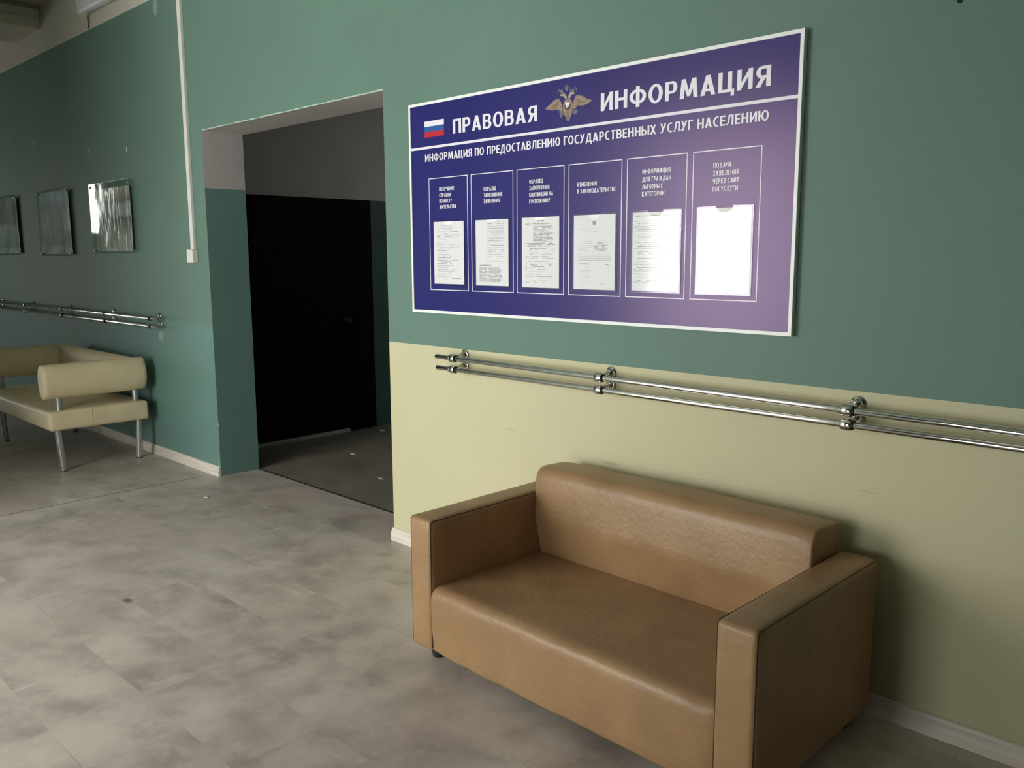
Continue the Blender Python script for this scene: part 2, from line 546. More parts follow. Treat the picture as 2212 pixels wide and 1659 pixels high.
def padded_roll(bm, x0, x1, prof, n=28, wrinkle=0.0, seed=0, crown=0.0, edge=0.006, gather=0.0):
    """upholstered piece: a y-z outline carried along x, crisp sewn ends, faces slightly swollen and sagging"""
    cy = sum(p[0] for p in prof) / len(prof)
    cz = sum(p[1] for p in prof) / len(prof)
    st = [(0.0, edge), (edge * 0.3, edge * 0.25), (edge, 0.0)]
    L = x1 - x0
    st = [(x0 + a, b) for a, b in st] + [(x0 + edge + (L - 2 * edge) * i / n, 0.0) for i in range(1, n)] + [(x1 - a, b) for a, b in reversed(st)]
    rings = []
    for x, inset in st:
        u = (x - x0) / L
        sw = crown * math.sqrt(max(0.0, 1 - (2 * u - 1) ** 4))
        ring = []
        for y, z in prof:
            d = Vector((0, y - cy, z - cz))
            d.normalize()
            p = Vector((x, y, z)) + d * (sw - inset)
            t = p * 7 + Vector((seed * 3.1, seed * 1.7, seed))
            p += d * wrinkle * (noise.noise(t) + 0.5 * noise.noise(t * 2.7))
            e = (x1 - x) / 0.10
            if gather and e < 1 and d.y < 0:
                k = (1 - e) ** 2
                p.y += gather * k * (0.55 + 0.45 * math.sin(z * 85 + x * 60 + 2 * noise.noise(t * 2)))
            ring.append(bm.verts.new(p))
        rings.append(ring)
    m = len(prof)
    for A, B_ in zip(rings, rings[1:]):
        for i in range(m):
            bm.faces.new((A[i], A[(i + 1) % m], B_[(i + 1) % m], B_[i]))
    bm.faces.new(rings[0])
    bm.faces.new(rings[-1])


def rounded_outline(corners, radii, seg=6, step=0.03):
    """closed y-z outline through the corners, each rounded by its own radius"""
    out = []
    n = len(corners)
    for i in range(n):
        p, a, b = Vector(corners[i]), Vector(corners[i - 1]), Vector(corners[(i + 1) % n])
        da, db = (a - p).normalized(), (b - p).normalized()
        r = radii[i]
        ang = da.angle(db)
        t = r / math.tan(ang / 2)
        p0, p1 = p + da * t, p + db * t
        for k in range(seg + 1):
            f = k / seg
            out.append(p0 * (1 - f) ** 2 + p * 2 * f * (1 - f) + p1 * f * f)
    res = []
    for i in range(len(out)):
        a, b = out[i], out[(i + 1) % len(out)]
        k = max(1, int((b - a).length / step))
        for j in range(k):
            res.append(tuple(a + (b - a) * (j / k)))
    return res


def poly_plate(bm, pts, y, t=0.0006):
    """flat printed shape lying on the board (x, z outline at depth y)"""
    A = [bm.verts.new((x, y, z)) for x, z in pts]
    B = [bm.verts.new((x, y + t, z)) for x, z in pts]
    bm.faces.new(A)
    bm.faces.new(list(reversed(B)))
    for i in range(len(A)):
        j = (i + 1) % len(A)
        bm.faces.new((A[i], B[i], B[j], A[j]))


# bold condensed capitals built stroke by stroke: unit cap height, ST = stem, TH = bar thickness
ST, TH = 0.165, 0.145


def _quad(*p):
    return [list(p)]


def _v(x, y0=0.0, y1=1.0, w=None):
    w = ST if w is None else w
    return _quad((x, y0), (x + w, y0), (x + w, y1), (x, y1))


def _h(x0, x1, y, t=None):
    t = TH if t is None else t
    return _quad((x0, y), (x1, y), (x1, y + t), (x0, y + t))


def _d(xa, ya, xb, yb, w=None):
    w = ST * 1.04 if w is None else w
    return _quad((xa, ya), (xa + w, ya), (xb + w, yb), (xb, yb))


def _arc(cx, cy, rx, ry, a0, a1, sx=None, sy=None, n=14):
    sx = ST if sx is None else sx
    sy = TH if sy is None else sy
    out = []
    for k in range(n):
        t0 = math.radians(a0 + (a1 - a0) * k / n)
        t1 = math.radians(a0 + (a1 - a0) * (k + 1) / n)
        out.append([(cx + rx * math.cos(t0), cy + ry * math.sin(t0)), (cx + rx * math.cos(t1), cy + ry * math.sin(t1)),
                    (cx + (rx - sx) * math.cos(t1), cy + (ry - sy) * math.sin(t1)), (cx + (rx - sx) * math.cos(t0), cy + (ry - sy) * math.sin(t0))])
    return out


def _bowl(x0, x1, y0, y1, open_left=False):
    r = min((x1 - x0) * 0.62, (y1 - y0) * 0.62)
    return _h(x0, x1 - r, y1 - TH) + _h(x0, x1 - r, y0) + _arc(x1 - r, (y0 + y1) / 2, r, (y1 - y0) / 2, -90, 90)


def _ring(x0, x1, y0=-0.015, y1=1.015):
    return _arc((x0 + x1) / 2, (y0 + y1) / 2, (x1 - x0) / 2, (y1 - y0) / 2, 0, 360, n=30)


def _mirror(strokes, w):
    return [[(w - x, y) for x, y in reversed(q)] for q in strokes]


def glyph(ch):
    """(advance width, convex strokes)"""
    if ch == ' ':
        return 0.20, []
    if ch == 'П':
        return 0.56, _v(0) + _v(0.56 - ST) + _h(ST, 0.56 - ST, 1 - TH)
    if ch == 'Р':
        return 0.52, _v(0) + _bowl(ST, 0.52, 0.37, 1)
    if ch == 'А':
        return 0.60, _d(0, 0, 0.215, 1) + _d(0.60 - ST * 1.04, 0, 0.215, 1) + _h(0.15, 0.45, 0.2, 0.13)
    if ch == 'В':
        return 0.55, _v(0) + _bowl(ST, 0.52, 0.46, 1) + _bowl(ST, 0.55, 0, 0.59)
    if ch == 'О':
        return 0.62, _ring(0, 0.62)
    if ch == 'Я':
        return 0.55, _mirror(_v(0) + _bowl(ST, 0.53, 0.40, 1) + _quad((0.55 - ST * 1.1, 0), (0.55, 0), (ST + 0.19, 0.44), (ST + 0.02, 0.44)), 0.55)
    if ch in 'ИЙ':
        g = _v(0) + _v(0.58 - ST) + _quad((ST, 0.06), (ST, 0.38), (0.58 - ST, 0.94), (0.58 - ST, 0.62))
        if ch == 'Й':
            g += _arc(0.29, 1.26, 0.16, 0.17, 190, 350, 0.1, 0.1, 8)
        return 0.58, g
    if ch == 'Н':
        return 0.57, _v(0) + _v(0.57 - ST) + _h(ST, 0.57 - ST, 0.44)
    if ch == 'Ф':
        return 0.76, _v(0.38 - ST / 2, -0.06, 1.06) + _ring(0, 0.76, 0.1, 0.9)
    if ch == 'М':
        return 0.74, _d(0, 0, 0.07, 1) + _d(0.74 - ST * 1.04, 0, 0.67 - ST * 1.04, 1) + _quad((0.31, 0.1), (0.43, 0.1), (0.24, 1), (0.07, 1)) + _quad((0.31, 0.1), (0.43, 0.1), (0.67, 1), (0.50, 1))
    if ch == 'Ц':
        return 0.62, _v(0, TH) + _v(0.53 - ST, TH) + _h(0, 0.62, 0) + _v(0.62 - 0.13, -0.2, 0, 0.13)
    if ch == 'Д':
        return 0.66, _h(0, 0.66, 0) + _v(0, -0.2, 0, 0.13) + _v(0.53, -0.2, 0, 0.13) + _v(0.56 - ST, TH) + _h(0.2, 0.56 - ST, 1 - TH) + _quad((0.07, TH), (0.23, TH), (0.335, 1 - TH), (0.185, 1 - TH))
    if ch == 'С':
        return 0.50, _arc(0.33, 0.5, 0.33, 0.515, 62, 298, n=20)
    if ch == 'Т':
        return 0.50, _h(0, 0.50, 1 - TH) + _v(0.25 - ST / 2, 0, 1 - TH)
    if ch == 'Л':
        return 0.58, _v(0.58 - ST) + _h(0.15, 0.58 - ST, 1 - TH) + _quad((0.10, 0.12), (0.235, 0.30), (0.295, 1 - TH), (0.145, 1 - TH)) + _quad((0.0, 0.0), (0.10, 0.0), (0.235, 0.30), (0.0, TH))
    if ch == 'Е':
        return 0.45, _v(0) + _h(ST, 0.45, 0) + _h(ST, 0.42, 0.44) + _h(ST, 0.45, 1 - TH)
    if ch == 'Ю':
        return 0.84, _v(0) + _h(ST, 0.30, 0.44) + _ring(0.25, 0.84)
    if ch == 'Г':
        return 0.42, _v(0) + _h(ST, 0.42, 1 - TH)
    if ch == 'У':
        return 0.56, _quad((0.07, 0.0), (0.22, 0.0), (0.56, 1), (0.39, 1)) + _quad((0.22, 0.36), (0.33, 0.36), (0.17, 1), (0.0, 1)) + _h(0.0, 0.16, 0, 0.13)
    if ch == 'Ы':
        return 0.76, _v(0) + _bowl(ST, 0.50, 0, 0.61) + _v(0.76 - ST)
    if ch == 'Х':
        return 0.56, _d(0, 0, 0.38, 1) + _d(0.38, 0, 0, 1)
    if ch == 'З':
        return 0.48, _arc(0.2, 0.745, 0.26, 0.27, -90, 140, n=14) + _arc(0.2, 0.265, 0.28, 0.28, -140, 90, n=14) + _h(0.12, 0.24, 0.465, 0.12)
    if ch == 'Б':
        return 0.53, _v(0) + _h(ST, 0.49, 1 - TH) + _bowl(ST, 0.53, 0, 0.61)
    if ch == 'Ч':
        return 0.53, _v(0.53 - ST) + _v(0, 0.48, 1) + _arc(0.20, 0.50, 0.20, 0.14, 180, 270) + _h(0.20, 0.53 - ST, 0.36)
    if ch == 'К':
        return 0.56, _v(0) + _quad((ST, 0.43), (ST + 0.1, 0.43), (0.55, 1), (0.36, 1)) + _quad((0.37, 0), (0.57, 0), (ST + 0.14, 0.6), (ST + 0.02, 0.52))
    if ch == 'Ж':
        g = _quad((ST, 0.46), (ST + 0.08, 0.46), (0.47, 1), (0.30, 1)) + _quad((0.31, 0), (0.49, 0), (ST + 0.08, 0.56), (ST, 0.50))
        g = [[(x + 0.335, y) for x, y in q] for q in g]
        return 0.83, _v(0.415 - ST / 2) + g + _mirror(g, 0.83)
    if ch == 'Ь':
        return 0.50, _v(0) + _bowl(ST, 0.50, 0, 0.61)
    if ch == 'Ш':
        return 0.80, _v(0) + _v(0.40 - ST / 2) + _v(0.80 - ST) + _h(0, 0.80, 0)
    raise KeyError(ch)


def write(bm, body, x0, z0, cap, sx=None, width=None, y=-0.0211, gap=0.10):
    """set one line: left edge x0, baseline z0, cap height cap, squeezed to the width asked for"""
    pen, items = 0.0, []
    for ch in body:
        w, g = glyph(ch)
        items.append((pen, g))
        pen += w + gap
    pen -= gap
    if sx is None:
        sx = width / pen
    for px, g in items:
        for k, q in enumerate(g):
            yy = y - 0.00003 * (k % 17)
            try:
                bm.faces.new([bm.verts.new((x0 + (px + x) * sx, yy, z0 + zz * cap)) for x, zz in q])
            except ValueError:
                pass
    return sx


# ------------------------------------------------------------------ the setting
DX0, DX1, DTOP, DEPTH = -5.405, -3.49, 2.308, 0.29
PAINT_L, PAINT_R, PAINT_T = 1.05, 1.063, 3.24

bm = bmesh.new()
mats = [M['teal'], M['teal_low'], M['beige'], M['upper'], M['plaster'], M['lobby_white'], M['lobby_green']]


def fr(x0, x1, z0, z1, mi, y=0.0):
    quad(bm, [(x0, y, z0), (x1, y, z0), (x1, y, z1), (x0, y, z1)], mi)


fr(ROOM_L, DX0, 0, PAINT_L, 1)
fr(ROOM_L, DX0, PAINT_L, PAINT_T, 0)
fr(DX0, DX1, DTOP, PAINT_T, 0)
fr(DX1, ROOM_R, 0, PAINT_R, 2)
fr(DX1, ROOM_R, PAINT_R, PAINT_T, 0)
fr(ROOM_L, ROOM_R, PAINT_T, CEIL, 3)
for x in (DX0, DX1):
    quad(bm, [(x, 0, 0), (x, DEPTH, 0), (x, DEPTH, 1.945), (x, 0, 1.945)], 1)
    quad(bm, [(x, 0, 1.945), (x, DEPTH, 1.945), (x, DEPTH, DTOP), (x, 0, DTOP)], 4)
quad(bm, [(DX0, 0, DTOP), (DX1, 0, DTOP), (DX1, DEPTH, DTOP), (DX0, DEPTH, DTOP)], 4)
fr(ROOM_L, DX0, 0, 1.97, 6, DEPTH)
fr(ROOM_L, DX0, 1.97, CEIL, 5, DEPTH)
fr(DX0, DX1, DTOP, CEIL, 5, DEPTH)
fr(DX1, ROOM_R, 0, 1.97, 6, DEPTH)
fr(DX1, ROOM_R, 1.97, CEIL, 5, DEPTH)
struct('wall_back', bm, mats)

bm = bmesh.new()
quad(bm, [(ROOM_L, ROOM_N, 0), (ROOM_R, ROOM_N, 0), (ROOM_R, DEPTH, 0), (ROOM_L, DEPTH, 0)])
struct('floor', bm, M['floor'])

bm = bmesh.new()
quad(bm, [(ROOM_L, ROOM_N, CEIL), (ROOM_R, ROOM_N, CEIL), (ROOM_R, 0, CEIL), (ROOM_L, 0, CEIL)])
struct('ceiling', bm, M['ceiling'])

# window wall behind the camera, with two openings and a third added for ambient light
bm = bmesh.new()
T = 0.2
xs = [ROOM_L] + [v for w_ in WINS for v in w_[:2]] + [ROOM_R]
for a, b in ((0, 1), (2, 3), (4, 5), (6, 7)):
    box(bm, xs[a], xs[b], ROOM_N - T, ROOM_N, 0, CEIL)
for (x0, x1, z0, z1) in WINS:
    box(bm, x0, x1, ROOM_N - T, ROOM_N, 0, z0)
    box(bm, x0, x1, ROOM_N - T, ROOM_N, z1, CEIL)
struct('wall_front', bm, M['white_wall'])
for i, (x0, x1, z0, z1) in enumerate(WINS):
    bm = bmesh.new()
    fw = 0.05
    yy0, yy1 = ROOM_N - 0.14, ROOM_N - 0.08
    box(bm, x0, x0 + fw, yy0, yy1, z0, z1)
    box(bm, x1 - fw, x1, yy0, yy1, z0, z1)
    box(bm, x0 + fw, x1 - fw, yy0, yy1, z0, z0 + fw)
    box(bm, x0 + fw, x1 - fw, yy0, yy1, z1 - fw, z1)
    k = 2 if x1 - x0 > 1.5 else 1
    for j in range(1, k):
        xm = x0 + (x1 - x0) * j / k
        box(bm, xm - 0.03, xm + 0.03, yy0, yy1, z0 + fw, z1 - fw)
    struct('window_%d' % (i + 1), bm, M['window_frame'])  # the first of these frames the added far-left opening

bm = bmesh.new()
(ya, yb, za, zb), (yc, yd, zc, zd) = END_WINS
box(bm, ROOM_L - T, ROOM_L, ROOM_N, ya, 0, CEIL)
box(bm, ROOM_L - T, ROOM_L, ya, yb, 0, za)
box(bm, ROOM_L - T, ROOM_L, ya, yb, zb, CEIL)
box(bm, ROOM_L - T, ROOM_L, yb, yc, 0, CEIL)
box(bm, ROOM_L - T, ROOM_L, yc, yd, 0, zc)
box(bm, ROOM_L - T, ROOM_L, yc, yd, zd, CEIL)
box(bm, ROOM_L - T, ROOM_L, yd, 0, 0, CEIL)
struct('wall_left', bm, M['white_wall'])
for i, (y0, y1, z0, z1) in enumerate(END_WINS):
    bm = bmesh.new()
    for yy in (y0, y1 - 0.04):
        box(bm, ROOM_L - 0.14, ROOM_L - 0.08, yy, yy + 0.04, z0 + 0.04, z1 - 0.04)
    box(bm, ROOM_L - 0.14, ROOM_L - 0.08, y0, y1, z0, z0 + 0.04)
    box(bm, ROOM_L - 0.14, ROOM_L - 0.08, y0, y1, z1 - 0.04, z1)
    struct('window_%d' % (i + 4), bm, M['window_frame'])

bm = bmesh.new()
box(bm, ROOM_R, ROOM_R + T, ROOM_N, 0, 0, CEIL)
struct('wall_right', bm, M['white_wall'])

bm = bmesh.new()       # unseen partition, set to keep window light off the far left
box(bm, -5.62, -5.47, ROOM_N, -2.42, 0, CEIL)
struct('wall_shade_partition_left', bm, M['white_wall'])
bm = bmesh.new()  # added unseen partition, cuts the window light towards the right
box(bm, -2.75, -2.62, ROOM_N, -3.6, 0, CEIL)
struct('wall_shade_partition_right', bm, M['white_wall'])

# ceiling beam at the far left and the plank-like conduit under the slab
bm = bmesh.new()
box(bm, -8.9, -8.22, -0.432, -0.0, 3.435, CEIL)
box(bm, -8.9, -8.22, ROOM_N, -0.452, 3.435, CEIL)
box(bm, -8.88, -8.235, -0.452, -0.432, 3.455, CEIL)
struct('trim_1', bm, M['upper'])
bm = bmesh.new()
box(bm, -8.22, -8.15, ROOM_N, -0.03, 3.515, 3.575)
struct('trim_2', bm, M['ceiling'])

# lobby beyond the doorway
LX = -6.03
bm = bmesh.new()
quad(bm, [(LX, 1.8, 0), (LX, 4.0, 0), (LX, 4.0, 1.97), (LX, 1.8, 1.97)], 0)
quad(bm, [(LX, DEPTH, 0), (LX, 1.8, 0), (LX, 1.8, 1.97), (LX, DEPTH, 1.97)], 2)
quad(bm, [(LX, DEPTH, 1.97), (LX, 4.0, 1.97), (LX, 4.0, 2.95), (LX, DEPTH, 2.95)], 1)
struct('wall_lobby_left', bm, [M['lobby_green'], M['lobby_white'], M['black_door']])
bm = bmesh.new()
quad(bm, [(LX, 4.0, 0), (-3.2, 4.0, 0), (-3.2, 4.0, 2.95), (LX, 4.0, 2.95)])
struct('wall_lobby_back', bm, M['lobby_green'])
LW0, LW1, LWZ0, LWZ1 = LOBBY_FILL_WIN
bm = bmesh.new()
quad(bm, [(-3.2, DEPTH, 0), (-3.2, LW0, 0), (-3.2, LW0, 2.95), (-3.2, DEPTH, 2.95)])
quad(bm, [(-3.2, LW1, 0), (-3.2, 4.0, 0), (-3.2, 4.0, 2.95), (-3.2, LW1, 2.95)])
quad(bm, [(-3.2, LW0, 0), (-3.2, LW1, 0), (-3.2, LW1, LWZ0), (-3.2, LW0, LWZ0)])
quad(bm, [(-3.2, LW0, LWZ1), (-3.2, LW1, LWZ1), (-3.2, LW1, 2.95), (-3.2, LW0, 2.95)])
struct('wall_lobby_right', bm, M['lobby_green'])
bm = bmesh.new()
for yy in (LW0, LW1 - 0.03):
    box(bm, -3.19, -3.15, yy, yy + 0.03, LWZ0 + 0.03, LWZ1 - 0.03)
box(bm, -3.19, -3.15, LW0, LW1, LWZ0, LWZ0 + 0.03)
box(bm, -3.19, -3.15, LW0, LW1, LWZ1 - 0.03, LWZ1)
struct('window_6', bm, M['window_frame'])  # frame of the added opening that lights the lobby
bm = bmesh.new()
quad(bm, [(LX, DEPTH, 2.95), (-3.2, DEPTH, 2.95), (-3.2, 4.0, 2.95), (LX, 4.0, 2.95)])
struct('ceiling_lobby', bm, M['plaster'])
bm = bmesh.new()
quad(bm, [(LX, DEPTH, 0), (-3.2, DEPTH, 0), (-3.2, 4.0, 0), (LX, 4.0, 0)])
struct('floor_lobby', bm, M['floor_lobby'])
bm = bmesh.new()
box(bm, DX0, DX1, DEPTH - 0.008, DEPTH + 0.004, 0.0, 0.003)
struct('trim_3', bm, M['dark_gap'])
bm = bmesh.new()
box(bm, LX, LX + 0.03, DEPTH + 0.01, 1.5, 0.0, 0.032, 0.004)
struct('baseboard_lobby', bm, M['flake'])

bm = bmesh.new()
box(bm, LX, LX + 0.025, 0.64, 1.56, 0.035, 1.95, 0.003)
door = struct('door_1', bm, M['black_door'])
bm = bmesh.new()
lathe(bm, [(0, 0.022), (0.006, 0.022), (0.008, 0.01), (0.035, 0.01), (0.042, 0.022), (0.055, 0.026), (0.066, 0.02), (0.07, 0.006)],
      (LX + 0.025, 1.49, 0.965), (1, 0, 0), 18)
k = link('door_knob', bm, M['black_plastic'], door, 40)
k['label'] = 'small dark round knob'
bm = bmesh.new()
box(bm, LX, LX + 0.012, 1.572, 1.60, 0.035, 1.955)
link('door_frame', bm, M['black_door'], door)


def baseboard(name, x0, x1):
    prof = [(0, 0), (-0.018, 0), (-0.018, 0.03), (-0.016, 0.036), (-0.016, 0.048), (-0.011, 0.056), (-0.009, 0.064), (-0.004, 0.068), (0, 0.068)]
    bm = bmesh.new()
    A = [bm.verts.new((x0, y, z)) for y, z in prof]
    B = [bm.verts.new((x1, y, z)) for y, z in prof]
    for i in range(len(prof)):
        j = (i + 1) % len(prof)
        bm.faces.new((A[i], A[j], B[j], B[i]))
    bm.faces.new(A)
    bm.faces.new(list(reversed(B)))
    struct(name, bm, M['skirting'])


baseboard('baseboard_left', ROOM_L, DX0)
baseboard('baseboard_right', DX1 - 0.005, ROOM_R)

# ------------------------------------------------------------------ brown sofa
SX, SY = -1.66, -0.438
sofa = thing('sofa', 'brown faux-leather two-seat sofa with square arms below the blue notice board', 'sofa', (SX, SY, 0), math.radians(-1.1))
W2, F, B = 0.70, -0.372, 0.372
bm = bmesh.new()
padded_roll(bm, -0.590, 0.592, rounded_outline([(F + 0.006, 0.062), (F + 0.002, 0.309), (0.26, 0.298), (0.26, 0.062)], [0.012, 0.045, 0.02, 0.01]),
            wrinkle=0.0028, seed=1, crown=0.006, edge=0.004, gather=0.012, n=48)
link('seat', bm, M['leather'], sofa, 50)
bm = bmesh.new()
padded_roll(bm, -0.586, 0.582, rounded_outline([(0.215, 0.27), (0.172, 0.46), (0.185, 0.658), (B - 0.006, 0.648), (B - 0.006, 0.27)], [0.02, 0.16, 0.058, 0.02, 0.01]),
            wrinkle=0.0028, seed=2, crown=0.008, edge=0.007)
link('backrest', bm, M['leather'], sofa, 50)
for x0, x1, sd in ((-W2, -0.583, 3), (0.588, W2 + 0.010, 4)):
    bm = bmesh.new()
    cushion(bm, x0, x1, F, B, 0.06, 0.556, r=0.016, n=14, bulge=(0.004, 0.004, 0.004, 0, 0, 0.006), wrinkle=0.0007, seed=sd)
    arm = link('armrest', bm, M['leather'], sofa, 60)
    # stitched welts round the front panel of the arm
    for xx in (x0 + 0.0036, x1 - 0.0036):
        bm = bmesh.new()
        tube(bm, (xx, F + 0.0045, 0.075), (xx, F + 0.0045, 0.545), 0.0019, n=6)
        tube(bm, (xx, F + 0.0045, 0.545), (xx, F + 0.014, 0.5530), 0.0019, n=6)
        tube(bm, (xx, F + 0.014, 0.5530), (xx, 0.35, 0.5530), 0.0017, n=6)
        bmesh.ops.remove_doubles(bm, verts=bm.verts, dist=0.0012)
        sm = link('seam', bm, M['seam'], arm)
        sm['label'] = 'dark stitched seam along an arm edge'
for fx in (-0.645, 0.645):
    for fy in (-0.29, 0.30):
        bm = bmesh.new()
        lathe(bm, [(0, 0.022), (0.004, 0.024), (0.045, 0.03), (0.068, 0.032)], (fx, fy, 0), (0, 0, 1), 20)
        f = link('foot', bm, M['black_plastic'], sofa, 50)
        f['label'] = 'black plastic foot'

# ------------------------------------------------------------------ cream bench
BX, BY = -7.1, -0.43
bench = thing('waiting_bench', 'cream faux-leather waiting bench with round bolsters on grey steel legs, far left', 'bench', (BX, BY, 0))


def rel(x, y):
    return x - BX, y - BY


X0, X1, Y0, Y1 = -7.88, -6.315, -0.775, -0.085
bm = bmesh.new()
cushion(bm, X0 - BX, X1 - BX, Y0 - BY, Y1 - BY, 0.298, 0.437, r=0.022, n=16, bulge=(0.004, 0.008, 0.008, 0, 0, 0.010), wrinkle=0.0025, seed=5)
seat = link('seat', bm, M['cream_leather'], bench, 60)
ym = (Y0 + Y1) / 2 - BY - 0.06
bm = bmesh.new()
box(bm, X1 - BX + 0.0035, X1 - BX + 0.0072, ym - 0.002, ym + 0.002, 0.312, 0.425)
link('seam', bm, M['cream_seam'], seat)


def bolster(bm, p0, p1, rw, rh, side):
    """roll with an oval section, soft rounded ends; side = horizontal direction across the roll"""
    p0, p1, side = Vector(p0), Vector(p1), Vector(side)
    d = (p1 - p0)
    L = d.length
    d.normalize()
    prof = [(0.0, 0.0), (0.0, 0.6), (0.001, 0.93), (0.005, 0.985), (0.03, 1.0)]
    n_mid = 16
    st = prof + [(0.03 + (L - 0.06) * i / n_mid, 1.0) for i in range(1, n_mid)] + [(L - a, s) for a, s in reversed(prof)]
    n = 36
    rings = []
    for a, s in st:
        ring = []
        for i in range(n):
            t = 2 * PI * i / n
            q = p0 + d * a + side * (math.cos(t) * rw * s) + Vector((0, 0, 1)) * (math.sin(t) * rh * s)
            q += side * (0.003 * noise.noise(q * 6))
            ring.append(bm.verts.new(q))
        rings.append(ring)
    for A, B_ in zip(rings, rings[1:]):
        for i in range(n):
            bm.faces.new((A[i], A[(i + 1) % n], B_[(i + 1) % n], B_[i]))
    bmesh.ops.remove_doubles(bm, verts=bm.verts, dist=1e-5)


ZB, RH = 0.642, 0.122
bm = bmesh.new()
bolster(bm, (*rel(-7.83, -0.155), ZB), (*rel(-6.44, -0.155), ZB), 0.072, RH, (0, 1, 0))
link('backrest', bm, M['cream_leather'], bench, 50)
for ax in (-6.375, -7.835):
    bm = bmesh.new()
    bolster(bm, (*rel(ax, -0.79), ZB), (*rel(ax, -0.085), ZB), 0.072, RH, (1, 0, 0))
    link('armrest', bm, M['cream_leather'], bench, 50)
for lx, ly, lean in ((-6.367, -0.69, -0.022), (-6.385, -0.152, 0.016), (-7.80, -0.66, -0.015), (-7.80, -0.12, 0.01)):
    bm = bmesh.new()
    x, y = rel(lx, ly)
    tube(bm, (x, y, 0.006), (x, y + lean, 0.303), 0.023, n=24)
    lg = link('leg', bm, M['steel'], bench, 40)
    bm = bmesh.new()
    tube(bm, (x, y, 0.0), (x, y, 0.008), 0.0215, n=20)
    link('foot_cap', bm, M['black_plastic'], lg, 40)
    bm = bmesh.new()
    tube(bm, (x, y, 0.43), (x, y, 0.545), 0.0215, n=24)
    link('post', bm, M['steel'], bench, 40)


# ------------------------------------------------------------------ handrails
def handrail(label, x0, x1, z0, z1, brackets, group, r=0.0112):
    """chrome rail off the wall on clamp brackets; brackets = wall x positions"""
    y = -0.08
    t = thing('handrail', label, 'handrail', ((x0 + x1) / 2, 0, (z0 + z1) / 2), 0, group)
    ox, oz = (x0 + x1) / 2, (z0 + z1) / 2

    def zat(x):
        return z0 + (z1 - z0) * (x - x0) / (x1 - x0)
    bm = bmesh.new()
    tube(bm, (x0 - ox, y, z0 - oz), (x1 - ox, y, z1 - oz), r, n=24)
    link('rail', bm, M['chrome'], t, 40)
    for bx in brackets:
        z = zat(bx) - oz
        x = bx - ox
        bm = bmesh.new()
        tube(bm, (x, -0.006, z + 0.012), (x, y + r, z + 0.003), 0.0085, n=16)
        br = link('bracket', bm, M['chrome'], t, 40)
        bm = bmesh.new()
        lathe(bm, [(0, 0.0252), (0.004, 0.0252), (0.007, 0.023), (0.009, 0.018), (0.014, 0.016), (0.02, 0.011)], (x, 0, z + 0.012), (0, -1, 0), 28)
        link('wall_flange', bm, M['chrome'], br, 35)
        bm = bmesh.new()
        lathe(bm, [(-0.017, r + 0.001), (-0.017, 0.0175), (-0.014, 0.019), (0.014, 0.019), (0.017, 0.0175), (0.017, r + 0.001)], (x, y, z), (1, 0, 0), 28)
        link('clamp_ring', bm, M['chrome'], br, 35)
        bm = bmesh.new()
        lathe(bm, [(0.017, r + 0.0002), (0.017, 0.0152), (0.022, 0.0152), (0.022, r + 0.0002)], (x, y, z), (1, 0, 0), 24)
        link('clamp_joint', bm, M['dark_metal'], br, 35)
    return t


RB = (-2.913, -2.055, -1.066, -0.08)
handrail('upper chrome handrail on the beige wall below the blue notice board', -3.028, 1.2, 1.029, 0.992, RB, 'chrome handrails')
handrail('lower chrome handrail on the beige wall behind the brown sofa', -3.024, 1.2, 0.977, 0.955, RB, 'chrome handrails')
LB = (-10.0, -9.0, -8.02, -7.05, -6.212)
handrail('upper chrome handrail on the dark green wall under the photographs', -10.6, -6.095, 1.05, 1.056, LB, 'chrome handrails')
handrail('lower chrome handrail on the dark green wall just above the cream bench', -10.6, -6.10, 0.995, 0.998, LB, 'chrome handrails')

# ------------------------------------------------------------------ notice board
board = thing('notice_board', 'large navy blue information board with white lettering above the sofa', 'notice board', (-2.279, 0, 1.717))
OB = Vector((-2.279, 0, 1.717))
BX0, BX1, BZ0, BZ1 = -3.266, -1.292, 1.227, 2.206


def on_board(name, bm, m, parent=board, smooth=None):
    bmesh.ops.translate(bm, vec=-OB, verts=bm.verts)
    return link(name, bm, m, parent, smooth)


bm = bmesh.new()
box(bm, BX0 + 0.004, BX1 - 0.004, -0.02, -0.002, BZ0 + 0.004, BZ1 - 0.004)
panel = on_board('panel', bm, M['navy'])
FW = 0.0125
for pts in ([(BX0, BZ1), (BX1, BZ1), (BX1 - FW, BZ1 - FW), (BX0 + FW, BZ1 - FW)],
            [(BX0, BZ0), (BX0 + FW, BZ0 + FW), (BX1 - FW, BZ0 + FW), (BX1, BZ0)],
            [(BX0, BZ0), (BX0, BZ1), (BX0 + FW, BZ1 - FW), (BX0 + FW, BZ0 + FW)],
            [(BX1, BZ0), (BX1 - FW, BZ0 + FW), (BX1 - FW, BZ1 - FW), (BX1, BZ1)]):
    bm = bmesh.new()
    poly_plate(bm, pts, -0.0245, 0.0235)
    on_board('frame_rail', bm, M['frame_white'])

bm = bmesh.new()
box(bm, BX0 + FW, BX1 - FW, -0.0209, -0.0199, 1.9945, 2.0055)
on_board('divider_stripe', bm, M['print_white'])

bm = bmesh.new()
write(bm, 'ПРАВОВАЯ', -2.956, 2.0455, 0.0635, width=0.517)
on_board('title_lettering', bm, M['print_white'])
bm = bmesh.new()
write(bm, 'ИНФОРМАЦИЯ', -2.108, 2.0455, 0.067, width=0.705)
on_board('title_lettering', bm, M['print_white'])
bm = bmesh.new()
write(bm, 'ИНФОРМАЦИЯ ПО ПРЕДОСТАВЛЕНИЮ ГОСУДАРСТВЕННЫХ УСЛУГ НАСЕЛЕНИЮ', -3.153, 1.936, 0.034, width=1.748)
on_board('subtitle_lettering', bm, M['print_white'])

